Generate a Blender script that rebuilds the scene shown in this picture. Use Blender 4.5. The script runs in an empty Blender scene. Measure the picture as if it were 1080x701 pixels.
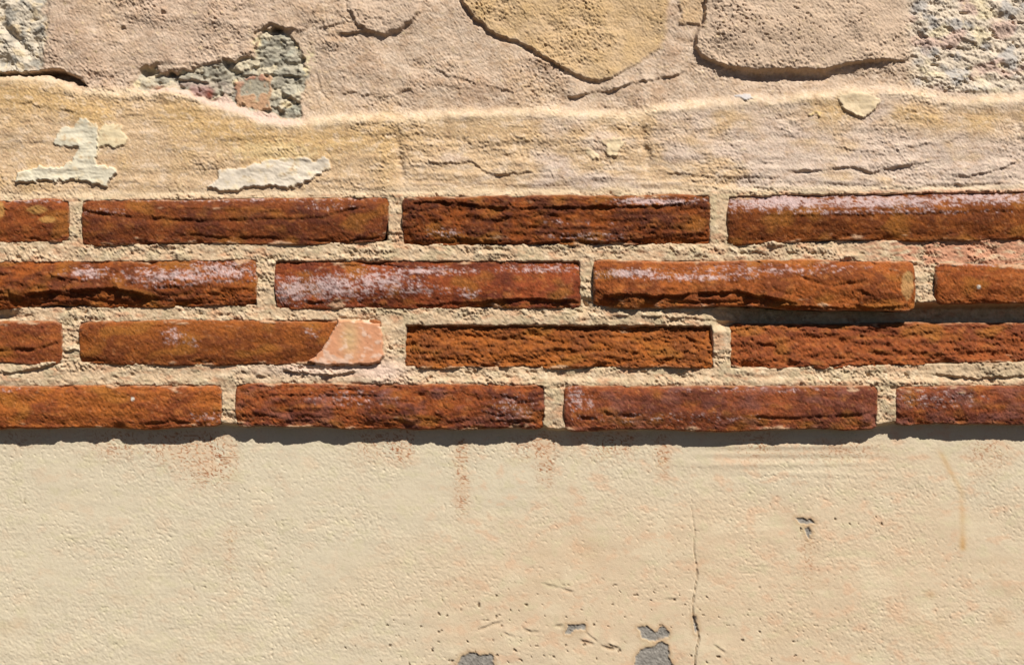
import bpy, math
import numpy as np

# ------------------------------------------------------------------ scale
# one unit of the layout drawing = 0.9 mm on the wall; the thin bricks come out 29.5 cm long, 4.6 cm high
S = 0.0009
ZC = 1.15                                   # height of the drawing's centre above the pavement
def WX(x): return (x - 540.0) * S
def WZ(y): return ZC + (350.5 - y) * S
RZ = S * 1.3                               # depth of the relief
def WY(h): return -h * S

# ------------------------------------------------------------------ camera
scene = bpy.context.scene
cam_d = bpy.data.cameras.new('camera'); cam = bpy.data.objects.new('camera', cam_d)
scene.collection.objects.link(cam)
cam_d.lens = 50.0; cam_d.sensor_width = 36.0; cam_d.sensor_fit = 'HORIZONTAL'
cam_d.clip_start = 0.02; cam_d.clip_end = 2000.0
DIST = 1080 * S * 50.0 / 36.0
cam.location = (0.0, -DIST - 11 * S, ZC)
cam.rotation_euler = (math.radians(90), 0, 0)
scene.camera = cam

# ------------------------------------------------------------------ sky and sun
to_sun = np.array([0.42, -0.80, 1.0]); to_sun /= np.linalg.norm(to_sun)
world = bpy.data.worlds.new('World'); scene.world = world; world.use_nodes = True
wn = world.node_tree.nodes; wl = world.node_tree.links; wn.clear()
sky = wn.new('ShaderNodeTexSky'); sky.sky_type = 'NISHITA'; sky.sun_disc = False
sky.sun_elevation = math.asin(to_sun[2]); sky.sun_rotation = math.atan2(to_sun[0], to_sun[1])
sky.dust_density = 0.2; sky.air_density = 0.35
bg = wn.new('ShaderNodeBackground'); bg.inputs['Strength'].default_value = 0.05
wo = wn.new('ShaderNodeOutputWorld')
wl.new(sky.outputs[0], bg.inputs[0]); wl.new(bg.outputs[0], wo.inputs[0])
sun_d = bpy.data.lights.new('sun', 'SUN'); sun_d.energy = 5.0; sun_d.angle = math.radians(0.53)
sun_d.color = (1.0, 0.965, 0.91)
sun = bpy.data.objects.new('sun', sun_d); scene.collection.objects.link(sun)
sun.location = (2, -3, 5)
import mathutils
sun.rotation_euler = mathutils.Vector(to_sun).to_track_quat('Z', 'Y').to_euler()
scene.view_settings.view_transform = 'Standard'; scene.view_settings.look = 'None'
scene.view_settings.exposure = 0.25; scene.view_settings.gamma = 1.0
scene.view_settings.use_curve_mapping = False

# ------------------------------------------------------------------ noise
def _hash(ix, iy, seed):
    h = (ix.astype(np.int64) * 374761393 + iy.astype(np.int64) * 668265263 + seed * 974711) & 0x7fffffff
    h = ((h ^ (h >> 13)) * 1274126177) & 0x7fffffff
    h = ((h ^ (h >> 16)) * 461845907) & 0x7fffffff
    return (h ^ (h >> 15)) & 0xffff
_ang = np.linspace(0, 2 * np.pi, 65536, endpoint=False)
_GX = np.cos(_ang).astype(np.float32); _GY = np.sin(_ang).astype(np.float32)
def perlin(x, y, seed=0):
    x = np.asarray(x, np.float32); y = np.asarray(y, np.float32)
    xf = np.floor(x); yf = np.floor(y); fx = x - xf; fy = y - yf
    ix = xf.astype(np.int32); iy = yf.astype(np.int32)
    u = fx * fx * fx * (fx * (fx * 6 - 15) + 10); v = fy * fy * fy * (fy * (fy * 6 - 15) + 10)
    def g(dx, dy):
        h = _hash(ix + dx, iy + dy, seed)
        return _GX[h] * (fx - dx) + _GY[h] * (fy - dy)
    a = g(0, 0); b = g(1, 0); c = g(0, 1); d = g(1, 1)
    return 1.5 * ((a + (b - a) * u) * (1 - v) + (c + (d - c) * u) * v)
def fbm(x, y, sx, sy=None, o=3, gain=.5, seed=0):
    sy = sx if sy is None else sy
    r = 0; a = 1.0; f = 1.0; t = 0
    for k in range(o):
        r = r + a * perlin(x / sx * f + 17.3 * k, y / sy * f + 5.1 * k, seed + k * 31); t += a; a *= gain; f *= 2.03
    return r / t
def ridged(x, y, sx, sy=None, o=3, seed=0):
    sy = sx if sy is None else sy
    r = 0; a = 1.0; f = 1.0; t = 0
    for k in range(o):
        n = 1 - np.abs(perlin(x / sx * f + 9.7 * k, y / sy * f + 3.3 * k, seed + k * 37)) * 2
        r = r + a * n; t += a; a *= .5; f *= 2.1
    return r / t
def worley(x, y, s, seed=0):
    x = np.asarray(x, np.float32) / s; y = np.asarray(y, np.float32) / s
    ix = np.floor(x).astype(np.int32); iy = np.floor(y).astype(np.int32)
    d1 = np.full(x.shape, 9., np.float32); idv = np.zeros(x.shape, np.float32)
    for dx in (-1, 0, 1):
        for dy in (-1, 0, 1):
            h = _hash(ix + dx, iy + dy, seed); h2 = _hash(ix + dx, iy + dy, seed + 77)
            px = ix + dx + h / 65536.; py = iy + dy + h2 / 65536.
            d = (px - x) ** 2 + (py - y) ** 2
            m = d < d1; d1 = np.where(m, d, d1); idv = np.where(m, (h ^ h2) / 65536., idv)
    return np.sqrt(d1), idv
def ss(a, b, x):
    t = np.clip((x - a) / (b - a), 0, 1); return t * t * (3 - 2 * t)
def gauss(x, y, cx, cy, rx, ry):
    return np.exp(-((x - cx) / rx) ** 2 - ((y - cy) / ry) ** 2)
def sdf(x, y, pts):
    """signed distance to a polygon, negative inside"""
    p = np.array(pts, np.float64); n = len(p)
    d = np.full(x.shape, 1e9); inside = np.zeros(x.shape, bool)
    for i in range(n):
        ax, ay = p[i]; bx, by = p[(i + 1) % n]
        ex, ey = bx - ax, by - ay; L = ex * ex + ey * ey + 1e-9
        t = np.clip(((x - ax) * ex + (y - ay) * ey) / L, 0, 1)
        d = np.minimum(d, (x - ax - t * ex) ** 2 + (y - ay - t * ey) ** 2)
        c = ((ay > y) != (by > y)) & (x < (bx - ax) * (y - ay) / (by - ay + 1e-12) + ax)
        inside ^= c
    d = np.sqrt(d); return np.where(inside, -d, d)
def sdf_box(X, Y, pts, pad=30, warp=0., ws=8., seed=0):
    """polygon distance worked out only near the polygon (far = pad)"""
    out = np.full(X.shape, float(pad), np.float32)
    p = np.array(pts); m = (X > p[:, 0].min() - pad) & (X < p[:, 0].max() + pad) & (Y > p[:, 1].min() - pad) & (Y < p[:, 1].max() + pad)
    x = X[m]; y = Y[m]
    if x.size == 0: return out
    if warp:
        wx = fbm(x, y, ws, o=3, seed=seed) * warp; wy = fbm(x, y, ws, o=3, seed=seed + 5) * warp
        x = x + wx; y = y + wy
    out[m] = np.minimum(sdf(x, y, pts), pad); return out
def ledge(X, Y, pts, A, L, groove=0., wob=1.2, seed=0, end=10.):
    """a broken lip: surface rises by A towards the line from above and drops off steeply at it"""
    p = np.array(pts, np.float64); out = np.zeros(X.shape, np.float32)
    m = (X > p[0, 0] - end) & (X < p[-1, 0] + end) & (np.abs(Y - np.interp(X, p[:, 0], p[:, 1])) < max(5 * L, 16))
    x = X[m]; y = Y[m]
    if x.size == 0: return out
    f = np.interp(x, p[:, 0], p[:, 1]) + fbm(x, y * .35, 13, o=4, gain=.62, seed=seed) * wob * 2.6
    d = f - y; win = ss(p[0, 0] - end * .3, p[0, 0] + end, x) * (1 - ss(p[-1, 0] - end, p[-1, 0] + end * .3, x))
    win = win * np.clip(.7 + 1.5 * fbm(x, x * 0, 20, o=3, seed=seed + 3), .08, 1.35)
    r = A * np.exp(-np.maximum(d, 0) / L) * ss(-.8, .8, d)
    if groove: r = r - groove * np.exp(-((d + 1.6) / 1.9) ** 2)
    out[m] = r * win; return out

def terr(n, k, w=.3):
    q = n * k; f = np.floor(q); return (f + ss(0, w, q - f)) / k

def lin(c):
    c = np.array(c, np.float64) / 255.
    return np.where(c <= .04045, c / 12.92, ((c + .055) / 1.055) ** 2.4)
ALB = 0.80
def col(r, g, b): return (lin((r, g, b)) * ALB).astype(np.float32)
def mix(C, c, m):
    m = np.clip(m, 0, 1)[..., None]; return C * (1 - m) + c * m

# ------------------------------------------------------------------ materials
def make_mat(name, rough, bump_scale, bump_str, mott, spec=.3, gloss=False, seed=0.):
    m = bpy.data.materials.new(name); m.use_nodes = True; nt = m.node_tree; nt.nodes.clear(); N = nt.nodes.new; Lk = nt.links.new
    out = N('ShaderNodeOutputMaterial'); b = N('ShaderNodeBsdfPrincipled'); Lk(b.outputs[0], out.inputs[0])
    tc = N('ShaderNodeTexCoord'); mp = N('ShaderNodeMapping'); mp.inputs['Location'].default_value = (seed, seed * .7, seed * 1.3)
    Lk(tc.outputs['Object'], mp.inputs[0])
    at = N('ShaderNodeAttribute'); at.attribute_name = 'pigment'
    n1 = N('ShaderNodeTexNoise'); n1.inputs['Scale'].default_value = 1300; n1.inputs['Detail'].default_value = 3
    n2 = N('ShaderNodeTexNoise'); n2.inputs['Scale'].default_value = 320; n2.inputs['Detail'].default_value = 4
    for n in (n1, n2): Lk(mp.outputs[0], n.inputs['Vector'])
    ad = N('ShaderNodeMath'); ad.operation = 'ADD'; Lk(n1.outputs[0], ad.inputs[0]); Lk(n2.outputs[0], ad.inputs[1])
    mr = N('ShaderNodeMapRange'); mr.inputs[1].default_value = .6; mr.inputs[2].default_value = 1.4
    mr.inputs[3].default_value = 1 - mott; mr.inputs[4].default_value = 1 + mott; Lk(ad.outputs[0], mr.inputs[0])
    vm = N('ShaderNodeVectorMath'); vm.operation = 'SCALE'; Lk(at.outputs['Color'], vm.inputs[0]); Lk(mr.outputs[0], vm.inputs['Scale'])
    Lk(vm.outputs[0], b.inputs['Base Color'])
    n3 = N('ShaderNodeTexNoise'); n3.inputs['Scale'].default_value = bump_scale; n3.inputs['Detail'].default_value = 5; n3.inputs['Roughness'].default_value = .65
    Lk(mp.outputs[0], n3.inputs['Vector'])
    bp = N('ShaderNodeBump'); bp.inputs['Strength'].default_value = bump_str; bp.inputs['Distance'].default_value = .0012
    Lk(n3.outputs[0], bp.inputs['Height']); Lk(bp.outputs[0], b.inputs['Normal'])
    b.inputs['Specular IOR Level'].default_value = spec
    if gloss:
        ga = N('ShaderNodeAttribute'); ga.attribute_name = 'sheen'
        r2 = N('ShaderNodeMapRange'); r2.inputs[3].default_value = rough; r2.inputs[4].default_value = .7
        Lk(ga.outputs['Fac'], r2.inputs[0]); Lk(r2.outputs[0], b.inputs['Roughness'])
    else: b.inputs['Roughness'].default_value = rough
    return m
M_STONE = make_mat('weathered_stone', .95, 900, .5, .18, .15)
M_MORTAR = make_mat('lime_mortar', .95, 1000, .45, .20, .12, seed=3.)
M_PLASTER = make_mat('painted_plaster', .85, 800, .22, .05, .2, seed=7.)
M_BRICK = make_mat('fired_brick', .9, 800, .7, .30, .18, gloss=True, seed=11.)
M_FLAKE = make_mat('flaking_limewash', .9, 500, .2, .05, .2, seed=5.)

# ------------------------------------------------------------------ mesh from arrays
def build_mesh(name, V, F, nrm, C, mat, sheen=None):
    me = bpy.data.meshes.new(name); nv = len(V); nf = len(F)
    me.vertices.add(nv); me.vertices.foreach_set('co', V.astype(np.float32).ravel())
    me.loops.add(nf * 4); me.loops.foreach_set('vertex_index', F.astype(np.int32).ravel())
    me.polygons.add(nf); me.polygons.foreach_set('loop_start', np.arange(0, nf * 4, 4, dtype=np.int32))
    me.update(calc_edges=True)
    me.polygons.foreach_set('use_smooth', np.ones(nf, bool))
    ca = me.attributes.new('pigment', 'FLOAT_COLOR', 'POINT')
    ca.data.foreach_set('color', np.concatenate([C, np.ones((nv, 1))], 1).astype(np.float32).ravel())
    if sheen is not None:
        sa = me.attributes.new('sheen', 'FLOAT', 'POINT'); sa.data.foreach_set('value', sheen.astype(np.float32).ravel())
    if nrm is not None: me.normals_split_custom_set_from_vertices(nrm.astype(np.float32))
    me.materials.append(mat); return me
def add(name, me, parent=None, label=None):
    o = bpy.data.objects.new(name, me); scene.collection.objects.link(o)
    if parent is not None: o.parent = parent
    if label: o['label'] = label
    return o

# ------------------------------------------------------------------ the drawing grid (fine round the picture, coarser away from it)
PITCH = 1.1
def axis(lo, d0, d1, hi, fine, coarse):
    a = np.arange(d0, d1 + fine * .5, fine); l = [d0]; r = [a[-1]]; st = fine
    while l[-1] > lo: st = min(st * 1.25, coarse); l.append(l[-1] - st)
    st = fine
    while r[-1] < hi: st = min(st * 1.25, coarse); r.append(r[-1] + st)
    return np.concatenate([np.array(l[:0:-1]), a, np.array(r[1:])])
xs = axis(-960, -50, 1130, 2040, PITCH, 9.); ys = axis(-900, -35, 736, 350.5 + (ZC + .02) / S, PITCH, 14.)
X, Y = np.meshgrid(xs, ys); X = X.astype(np.float32); Y = Y.astype(np.float32)

# bricks: course, x left, x right, top left, top right, bottom left, bottom right, face height, look
BR = [
 dict(x=(-246, 75), t=(213, 211), b=(260, 256), h=13.5, k='patch'),
 dict(x=(87, 411), t=(211, 207.5), b=(260, 257), h=14, k='fine'),
 dict(x=(424, 749), t=(207.5, 205.5), b=(260, 259), h=13.5, k='ridge'),
 dict(x=(766, 1094), t=(205.5, 201), b=(257, 254), h=14.5, k='salttop'),
 dict(x=(-58, 272), t=(276, 273), b=(327, 323), h=15, k='torn'),
 dict(x=(289, 613), t=(274, 274), b=(326, 326), h=14.5, k='salt'),
 dict(x=(625, 963), t=(274, 275), b=(323, 329), h=18, k='bulge'),
 dict(x=(984, 1310), t=(279, 276), b=(321, 322), h=17, k='smooth'),
 dict(x=(-262, 68), t=(337, 338.5), b=(385, 383), h=13.8, k='plain'),
 dict(x=(84, 403), t=(338, 336), b=(384, 386), h=13.8, k='plain2'),
 dict(x=(426, 753), t=(341, 342), b=(388, 389), h=5, k='rough'),
 dict(x=(769, 1097), t=(341, 340), b=(390, 383), h=3, k='rough2'),
 dict(x=(-92, 235), t=(407, 404.5), b=(455, 450), h=12.6, k='orange'),
 dict(x=(248, 575), t=(404, 404.5), b=(451, 453), h=12.6, k='layer'),
 dict(x=(594, 925), t=(406, 406), b=(456, 452), h=12.8, k='purple'),
 dict(x=(943, 1270), t=(406, 404), b=(448, 447), h=12.6, k='purple2'),
]
_r = np.random.RandomState(4)
for ti, bi, h in ((211, 258, 13.5), (275, 325, 15), (339, 386, 12), (405, 452, 13)):      # the courses run on past the picture
    row = [b for b in BR if abs(b['t'][0] - ti) < 9]; xl = min(b['x'][0] for b in row); xr = max(b['x'][1] for b in row)
    for k in range(2):
        for side in (0, 1):
            w = 322 + _r.uniform(-8, 8); g = _r.uniform(12, 18)
            if side: x0, x1 = xr + g, xr + g + w; xr = x1
            else: x0, x1 = xl - g - w, xl - g; xl = x0
            BR.append(dict(x=(x0, x1), t=(ti + _r.uniform(-2, 2),) * 2, b=(bi + _r.uniform(-2, 2),) * 2, h=h + _r.uniform(-1, 1), k=_r.choice(['plain', 'orange', 'purple', 'fine']), far=True))

# ------------------------------------------------------------------ relief
n200 = fbm(X, Y, 190, o=3, seed=1); n60 = fbm(X, Y, 60, o=3, seed=2); n20 = fbm(X, Y, 20, o=4, seed=3)
n6 = fbm(X, Y, 6.5, 5.2, o=2, seed=4); n3 = perlin(X / 3.1, Y / 2.6, 5); nlay = fbm(X, Y, 70, 9, o=4, seed=6)
lane = fbm(X, Y, 34, 12, o=4, seed=8)

ridge_pts = np.array([(-960, 92), (-500, 88), (-200, 95), (0, 83), (40, 82), (62, 86), (85, 98), (130, 98), (155, 99), (175, 94), (195, 99), (220, 109), (250, 118), (275, 128), (300, 132), (340, 128),
  (400, 125), (440, 123), (500, 121), (560, 118), (620, 121), (660, 124), (700, 115), (760, 108), (820, 106), (865, 102), (885, 96), (930, 95), (975, 100), (1010, 107), (1050, 106), (1080, 104), (1400, 112), (2040, 104)])
ridge = np.interp(X, ridge_pts[:, 0], ridge_pts[:, 1]) + fbm(X, Y * .3, 30, o=2, seed=9) * 2.0
dr = Y - ridge                                                 # > 0 on the low course of stones
low = ss(-9, 5, dr)

H = np.zeros_like(X)
wn_ = np.random.RandomState(7).standard_normal(X.shape).astype(np.float32)        # sand grains
C = np.zeros(X.shape + (3,), np.float32)
# upper rubble under its old lime coat
n2 = perlin(X / 2.1, Y / 1.9, 7)
pt = ss(.3, .45, fbm(X, Y, 3.8, 2.8, o=2, gain=.7, seed=10)) * ss(-.3, .3, n60 + .5 * n20)
rg = .55 + .9 * ss(-.2, .35, fbm(X, Y, 90, 60, o=2, seed=26))            # some faces are smoother than others
nf = fbm(X, Y, 3.0, 2.4, o=2, seed=27)
hu = 5.5 + 2.6 * n200 + 3.4 * n60 + .16 * wn_ + rg * (1.3 * n20 + .35 * n6 + .6 * nf + .45 * n2 + .7 * lane - 1.0 * pt) + 1.6 * rg * terr(fbm(X, Y, 62, 34, o=4, seed=12), 5, .2)
# the low course
hl = 10.5 + 1.2 * n200 + 1.8 * n60 + rg * (.8 * n20 + .25 * n6 + .45 * nf + .36 * n2 - .5 * pt) + .12 * wn_ + .7 * nlay + 1.6 * rg * terr(fbm(X + 8 * n6, Y, 74, 22, o=4, seed=13), 5, .16)
hs = hu * (1 - low) + hl * low + 1.0 * np.exp(-(dr / 6) ** 2) * (.7 + n20)
# colour of the coat
cp = col(210, 184, 158); cy = col(216, 184, 138); cw = col(226, 205, 182); cg = col(150, 145, 128); cream = col(233, 208, 172)
och = col(216, 178, 122); lil = col(216, 195, 180); tan = col(196, 164, 136)
cu = np.broadcast_to(cp, C.shape).copy()
cu = mix(cu, tan, ss(-.05, .5, n60 + .4 * n20) * .7)
cu = mix(cu, col(222, 190, 150), ss(.0, .5, n200 + .3 * n20) * .6)
cu = mix(cu, col(184, 150, 122), ss(.2, .55, n20) * .25)
cl = np.broadcast_to(col(219, 187, 148), C.shape).copy()
cl = mix(cl, lil, ss(.0, .35, fbm(X, Y, 70, 40, o=3, seed=21) + .012 * (X - 560) / 10) * .75 * ss(380, 520, X))
cl = mix(cl, och, np.exp(-((dr - 22) / 17) ** 2) * ss(-.2, .3, n60 + .25) * (.85 - .55 * ss(330, 480, X) * (1 - ss(820, 900, X))))
cl = mix(cl, och, .55 * ss(0, .4, n60) * (1 - ss(330, 420, X)))
cl = mix(cl, cw, ss(.05, .4, fbm(X, Y, 26, 10, o=3, seed=23)) * .5 * ss(150, 185, Y) * ss(380, 480, X))
cl = mix(cl, cream, np.exp(-((dr - 1) / 6.) ** 2) * np.clip(.55 + .9 * n20, .1, .8))
cs = cu * (1 - low[..., None]) + cl * low[..., None]
cs = mix(cs, cream, np.exp(-((dr + 1) / 5) ** 2) * np.clip(.45 + .9 * n20, .05, .7))
cs = mix(cs, och, gauss(X, Y, 408, 160, 12, 45) * .6)

spk = fbm(X, Y, 3.6, 3.0, o=2, seed=24); mid = fbm(X, Y, 15, 9, o=4, gain=.6, seed=25)
cs = mix(cs, col(150, 118, 92), ss(.25, .5, spk) * .30); cs = mix(cs, col(238, 220, 198), ss(.25, .5, -spk) * .35)
cs = mix(cs, col(182, 146, 112), ss(.05, .4, mid) * .42); cs = mix(cs, col(236, 214, 190), ss(.05, .4, -mid) * .42)
cs = cs * np.clip(1 + .05 * wn_, .8, 1.2)[..., None]
STONES = {}                                                    # id -> cell mask source, name, label
ID = np.zeros(X.shape, np.int8)
# --- stones of the upper rubble
def stone(pts, up, edge, colr, cm, warp, seed, sid, soft=None, ws=9.):
    """pts outline; up height above the coat; edge width of the drop"""
    global hs, cs
    d = sdf_box(X, Y, pts, 40, warp, ws, seed)
    m = 1 - ss(-edge, edge, d)
    if soft is not None: m = m * soft
    hs = hs + up * m
    if cm: cs = mix(cs, colr, cm * (1 - ss(-4, 3, d)) * (.8 + .4 * n20))
    ID[(d < 0)] = sid
    return d
yellow = [(484, -50), (487, 0), (500, 18), (524, 37), (545, 43), (565, 54), (582, 65), (600, 75), (617, 82), (632, 86), (650, 79), (672, 66), (692, 54), (703, 40), (705, 0), (708, -60), (600, -80)]
dY = stone(yellow, 2.8, 1.2, col(213, 178, 128), .9, 3., 31, 1, soft=1 - .75 * ss(20, 140, (X - 560) + (Y - 70) * -.4))
big = [(742, -60), (744, 22), (735, 36), (733, 48), (740, 59), (755, 66), (775, 72), (800, 74), (830, 73.5), (870, 74), (886, 69), (930, 63), (955, 64), (961, 60), (963, 40), (955, 0), (950, -60), (840, -90)]
hs -= 2.6 * np.exp(-((dY - 2.2) / 1.8) ** 2) * (dY > -1) * (1 - ss(600, 660, X)) * np.clip(.7 + 1.2 * n20, .2, 1.3)
dB = stone(big, 5.4, 1.0, col(214, 187, 160), .9, 2.2, 33, 2, soft=1 - .92 * ss(905, 962, X) * (1 - ss(40, 64, Y) * .35))
bump = [(366, -40), (368, 10), (378, 28), (392, 34), (406, 37), (420, 31), (434, 22), (442, 10), (440, -40)]
dU = stone(bump, 4.0, 2.2, col(205, 180, 156), .7, 3., 35, 3, soft=.25 + .75 * ss(-20, 30, Y))
slab = [(716, -40), (718, 24), (742, 26), (744, -40)]
stone(slab, 2., 2.4, col(215, 178, 130), .7, 6., 37, 4)
hs -= 1.1 * pt * (dB < -2) * (1 - ss(880, 950, X)) + .5 * pt * (dY < -2)
pinkst = [(52, -60), (50, 20), (44, 60), (46, 74), (80, 80), (92, 92), (120, 95), (136, 90), (146, 73), (165, 66), (210, 68), (245, 60), (266, 54), (262, 36), (284, 24), (318, 34), (340, 0), (345, -60), (200, -95)]
dP = stone(pinkst, 1.4, 2.0, col(211, 181, 157), .35, 3., 39, 5)
gen = np.random.RandomState(11)                                # rubble beyond the picture
sid = 6
for cx, cyy in [(-110, 10), (-330, -20), (-560, 20), (-800, -10), (1240, 10), (1480, -25), (1720, 15), (1930, -15),
                (-700, -170), (-420, -190), (-140, -180), (130, -190), (400, -180), (650, -195), (900, -180), (1170, -190), (1430, -180), (1700, -190), (1930, -170)]:
    a = np.linspace(0, 2 * np.pi, 11)[:-1]; rr = gen.uniform(.82, 1.1, 10)
    p = [(cx + 112 * rr[i] * math.cos(t), cyy + 68 * rr[i] * math.sin(t)) for i, t in enumerate(a)]
    stone(p, gen.uniform(4, 8), 3., [cp, cy, col(213, 178, 128), tan][gen.randint(4)], .7, 5., 50 + sid, sid); sid += 1
# grooves and lips of the upper coat
hs += ledge(X, Y, [(593, 103), (639, 96), (674, 86), (725, 76)], 2.6, 14, .6, 1.8, seed=60)
hs += ledge(X, Y, [(455, 74), (480, 80), (500, 88), (530, 93), (548, 97)], 1.2, 12, .2, 2., seed=61)
hs += ledge(X, Y, [(345, 95), (400, 100), (440, 96)], 1.3, 10, .2, 2.6, seed=62)
hs += ledge(X, Y, [(350, 33), (368, 36), (385, 32)], 2.5, 8, .6, seed=63)
hs += ledge(X, Y, [(765, 79), (800, 82), (850, 84)], -2.0, 8, seed=64)
# broken ground under the big stone
hs -= (3.6 + 5 * n20) * gauss(X, Y, 835, 80, 62, 6) * (1 - ss(-3, 0, -dB))
# right hand rough lime
rough_r = ss(952, 972, X + 6 * n20 + (Y - 40) * -.05) * (1 - ss(-14, -3, dr)) * (1 - ss(1160, 1240, X))
wR, wI = worley(X + 7 * n20, Y + 5 * n6, 17, 71)
hs += rough_r * (3.4 * fbm(X - Y * .5, Y, 24, 15, o=5, gain=.6, seed=72) + 1.6 * (.55 - wR) - 3.4 * ss(.22, .5, fbm(X - Y * .6, Y, 15, 9, o=4, gain=.6, seed=73)) + 1.4 * terr(fbm(X, Y, 20, 14, o=3, seed=77), 5, .2))
rc = mix(np.broadcast_to(col(228, 210, 186), C.shape), col(196, 188, 178), ss(.0, .3, fbm(X, Y, 22, 18, o=3, seed=74)))
rc = mix(rc, col(212, 182, 164), ss(.1, .35, fbm(X, Y, 40, 28, o=2, seed=75)) * .9)
rc = mix(rc, col(234, 216, 176), ss(.1, .4, fbm(X, Y, 30, 22, o=3, seed=76)) * .7)
rc = mix(rc, col(132, 128, 104), ss(.25, .55, fbm(X - Y * .6, Y, 15, 9, o=4, gain=.6, seed=79)) * .5)
cs = mix(cs, rc, rough_r * .95)
# left hand corner rubble
corner = [(-60, -60), (-60, 80), (0, 77), (40, 74), (44, 55), (48, 30), (46, 5), (52, -60)]
dC = sdf_box(X, Y, corner, 30, 9, 16, 81); mC = 1 - ss(-4, 3, dC)
hs += mC * (3.0 * fbm(X, Y, 18, 13, o=5, gain=.6, seed=82) + 1.6 * (.5 - wR) + 1.6 * terr(fbm(X, Y, 18, 13, o=3, seed=85), 5, .2) - 3 * ss(.25, .5, fbm(X - Y, Y, 13, 8, o=4, gain=.6, seed=86)) - 4.5 * gauss(X - (Y - 40) * .9, Y, 14, 40, 6, 20) - 4.5 * gauss(X, Y, 36, 44, 6, 7) - 6 * gauss(X, Y, 2, 64, 9, 9) - 3 * gauss(X, Y, 0, 15, 5, 12))
ccn = mix(np.broadcast_to(col(220, 205, 182), C.shape), col(172, 164, 150), ss(-.05, .3, fbm(X, Y, 18, 15, o=3, seed=83)))
ccn = mix(ccn, col(228, 206, 170), ss(.1, .4, fbm(X, Y, 14, 12, o=3, seed=84)))
cs = mix(cs, ccn, mC)
ID[(dC < 0) & (Y < 78) & (ID == 0)] = 40
# deep crack over the low course, far left
ck = np.interp(X, [-60, 0, 35, 52, 62, 76, 84, 92], [78, 77.5, 77, 75, 76.5, 81, 86, 91])
wck = np.interp(X, [-60, 0, 20, 48, 56, 66, 80, 92], [3.2, 2.4, 2.0, 2.2, 5.0, 4.5, 3.5, .4]) * (X < 92) * (X > -200)
mk = 1 - ss(.7, 1.15, np.abs(Y - ck - .3 * wck + 1.8 * n6 + 2 * n20) / np.maximum(wck, .05))
hs -= 24 * mk * (wck > .2)
# the hole with grey bedding mortar
hole = [(136, 91), (147, 73), (163, 66), (168, 75), (187, 77), (213, 68), (247, 62), (267, 57), (270, 40), (279, 30), (290, 26), (302, 33), (315, 45), (320, 62), (325, 80), (316, 108), (318, 128), (297, 126), (284, 117),
        (262, 116), (247, 110), (240, 101), (226, 104), (213, 104), (200, 97), (183, 92), (172, 92), (157, 97)]
dH = sdf_box(X, Y, hole, 30, 6., 11, 91); mH = 1 - ss(-1.6, 1.2, dH)
wH, wHi = worley(X + 5 * n20, (Y + 4 * n6) * 1.5, 15, 92)
hh = 3.4 + 3.2 * fbm(X, Y, 22, 13, o=4, seed=93) + 2.2 * (wHi - .5) - 2.6 * ss(.45, .75, wH) + .7 * n3 + .8 * n6
hh += 3.0 * ss(8, 30, Y - (62 + (1 - ss(240, 280, X)) * 8)) * .8
hh += ledge(X, Y, [(255, 79), (280, 78), (322, 80)], 3, 9, 1.5, seed=94) + ledge(X, Y, [(180, 82), (205, 84), (222, 86)], 3, 7, 1.5, seed=95) + ledge(X, Y, [(296, 101), (312, 103)], 3, 5, 1.5, seed=96)
hh -= 9 * gauss(X, Y, 155, 75, 7, 4.5) + 7 * gauss(X, Y, 181, 77, 7, 3) + 5 * gauss(X, Y, 292, 29, 8, 4)
hs = hs * (1 - mH) + (hh - .5) * mH
chh = mix(np.broadcast_to(col(184, 175, 154), C.shape), col(142, 134, 118), ss(-.1, .4, fbm(X, Y, 12, 9, o=3, seed=97)))
chh = mix(chh, col(190, 186, 166), ss(.1, .4, fbm(X, Y, 17, 12, o=2, seed=98)) * .7)
chh = chh * (.82 + .4 * wHi[..., None]); chh = mix(chh, col(224, 206, 172), ss(.78, .84, wHi) * .55)
chh = mix(chh, col(184, 150, 140), gauss(X, Y, 205, 96, 32, 9) * 1.1 * ss(-.3, .1, n20))
chh = mix(chh, col(140, 78, 62), gauss(X, Y, 220, 99, 5, 6) + .8 * gauss(X, Y, 166, 92, 8, 4) * ss(-.2, .2, n6))
for a in ((270, 44, 5, 6), (247, 86, 4, 4), (302, 110, 6, 3.5), (143, 88, 5, 4), (312, 46, 3, 4), (322, 70, 3, 7)): chh = mix(chh, col(230, 210, 168), ss(.3, .6, gauss(X, Y, *a) + .25 * n6))
cs = mix(cs, chh, 1 - ss(-2.4, .4, dH)); ID[dH < 0] = 41
cs = mix(cs, col(231, 212, 170), (gauss(X, Y, 326, 60, 5, 9) + gauss(X, Y, 322, 74, 3, 8) + gauss(X, Y, 270, 45, 4, 8)) * ss(-.1, .15, n6 + .3 * n20) * 1.3)
hs += ledge(X, Y, [(268, 34), (285, 24), (300, 30), (312, 29)], 3.5, 8, 1., seed=99) + ledge(X, Y, [(168, 74), (200, 71), (245, 62), (268, 56)], 2.6, 9, 0, seed=100) * .6
hs += ledge(X, Y, [(322, 28), (345, 29), (365, 22)], 2., 6, .8, seed=101)
hs -= .8 * np.exp(-((X - np.interp(Y, [70, 95, 110], [331, 337, 350]) - n6) / 2.) ** 2) * ss(70, 80, Y) * (1 - ss(100, 112, Y))
for cx, cyy in ((130, 26), (173, 10)): hs += 2.2 * gauss(X, Y, cx, cyy, 2.4, 2.0) - 1.6 * gauss(X, Y, cx - 1, cyy + 4, 3, 1.6)
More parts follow.
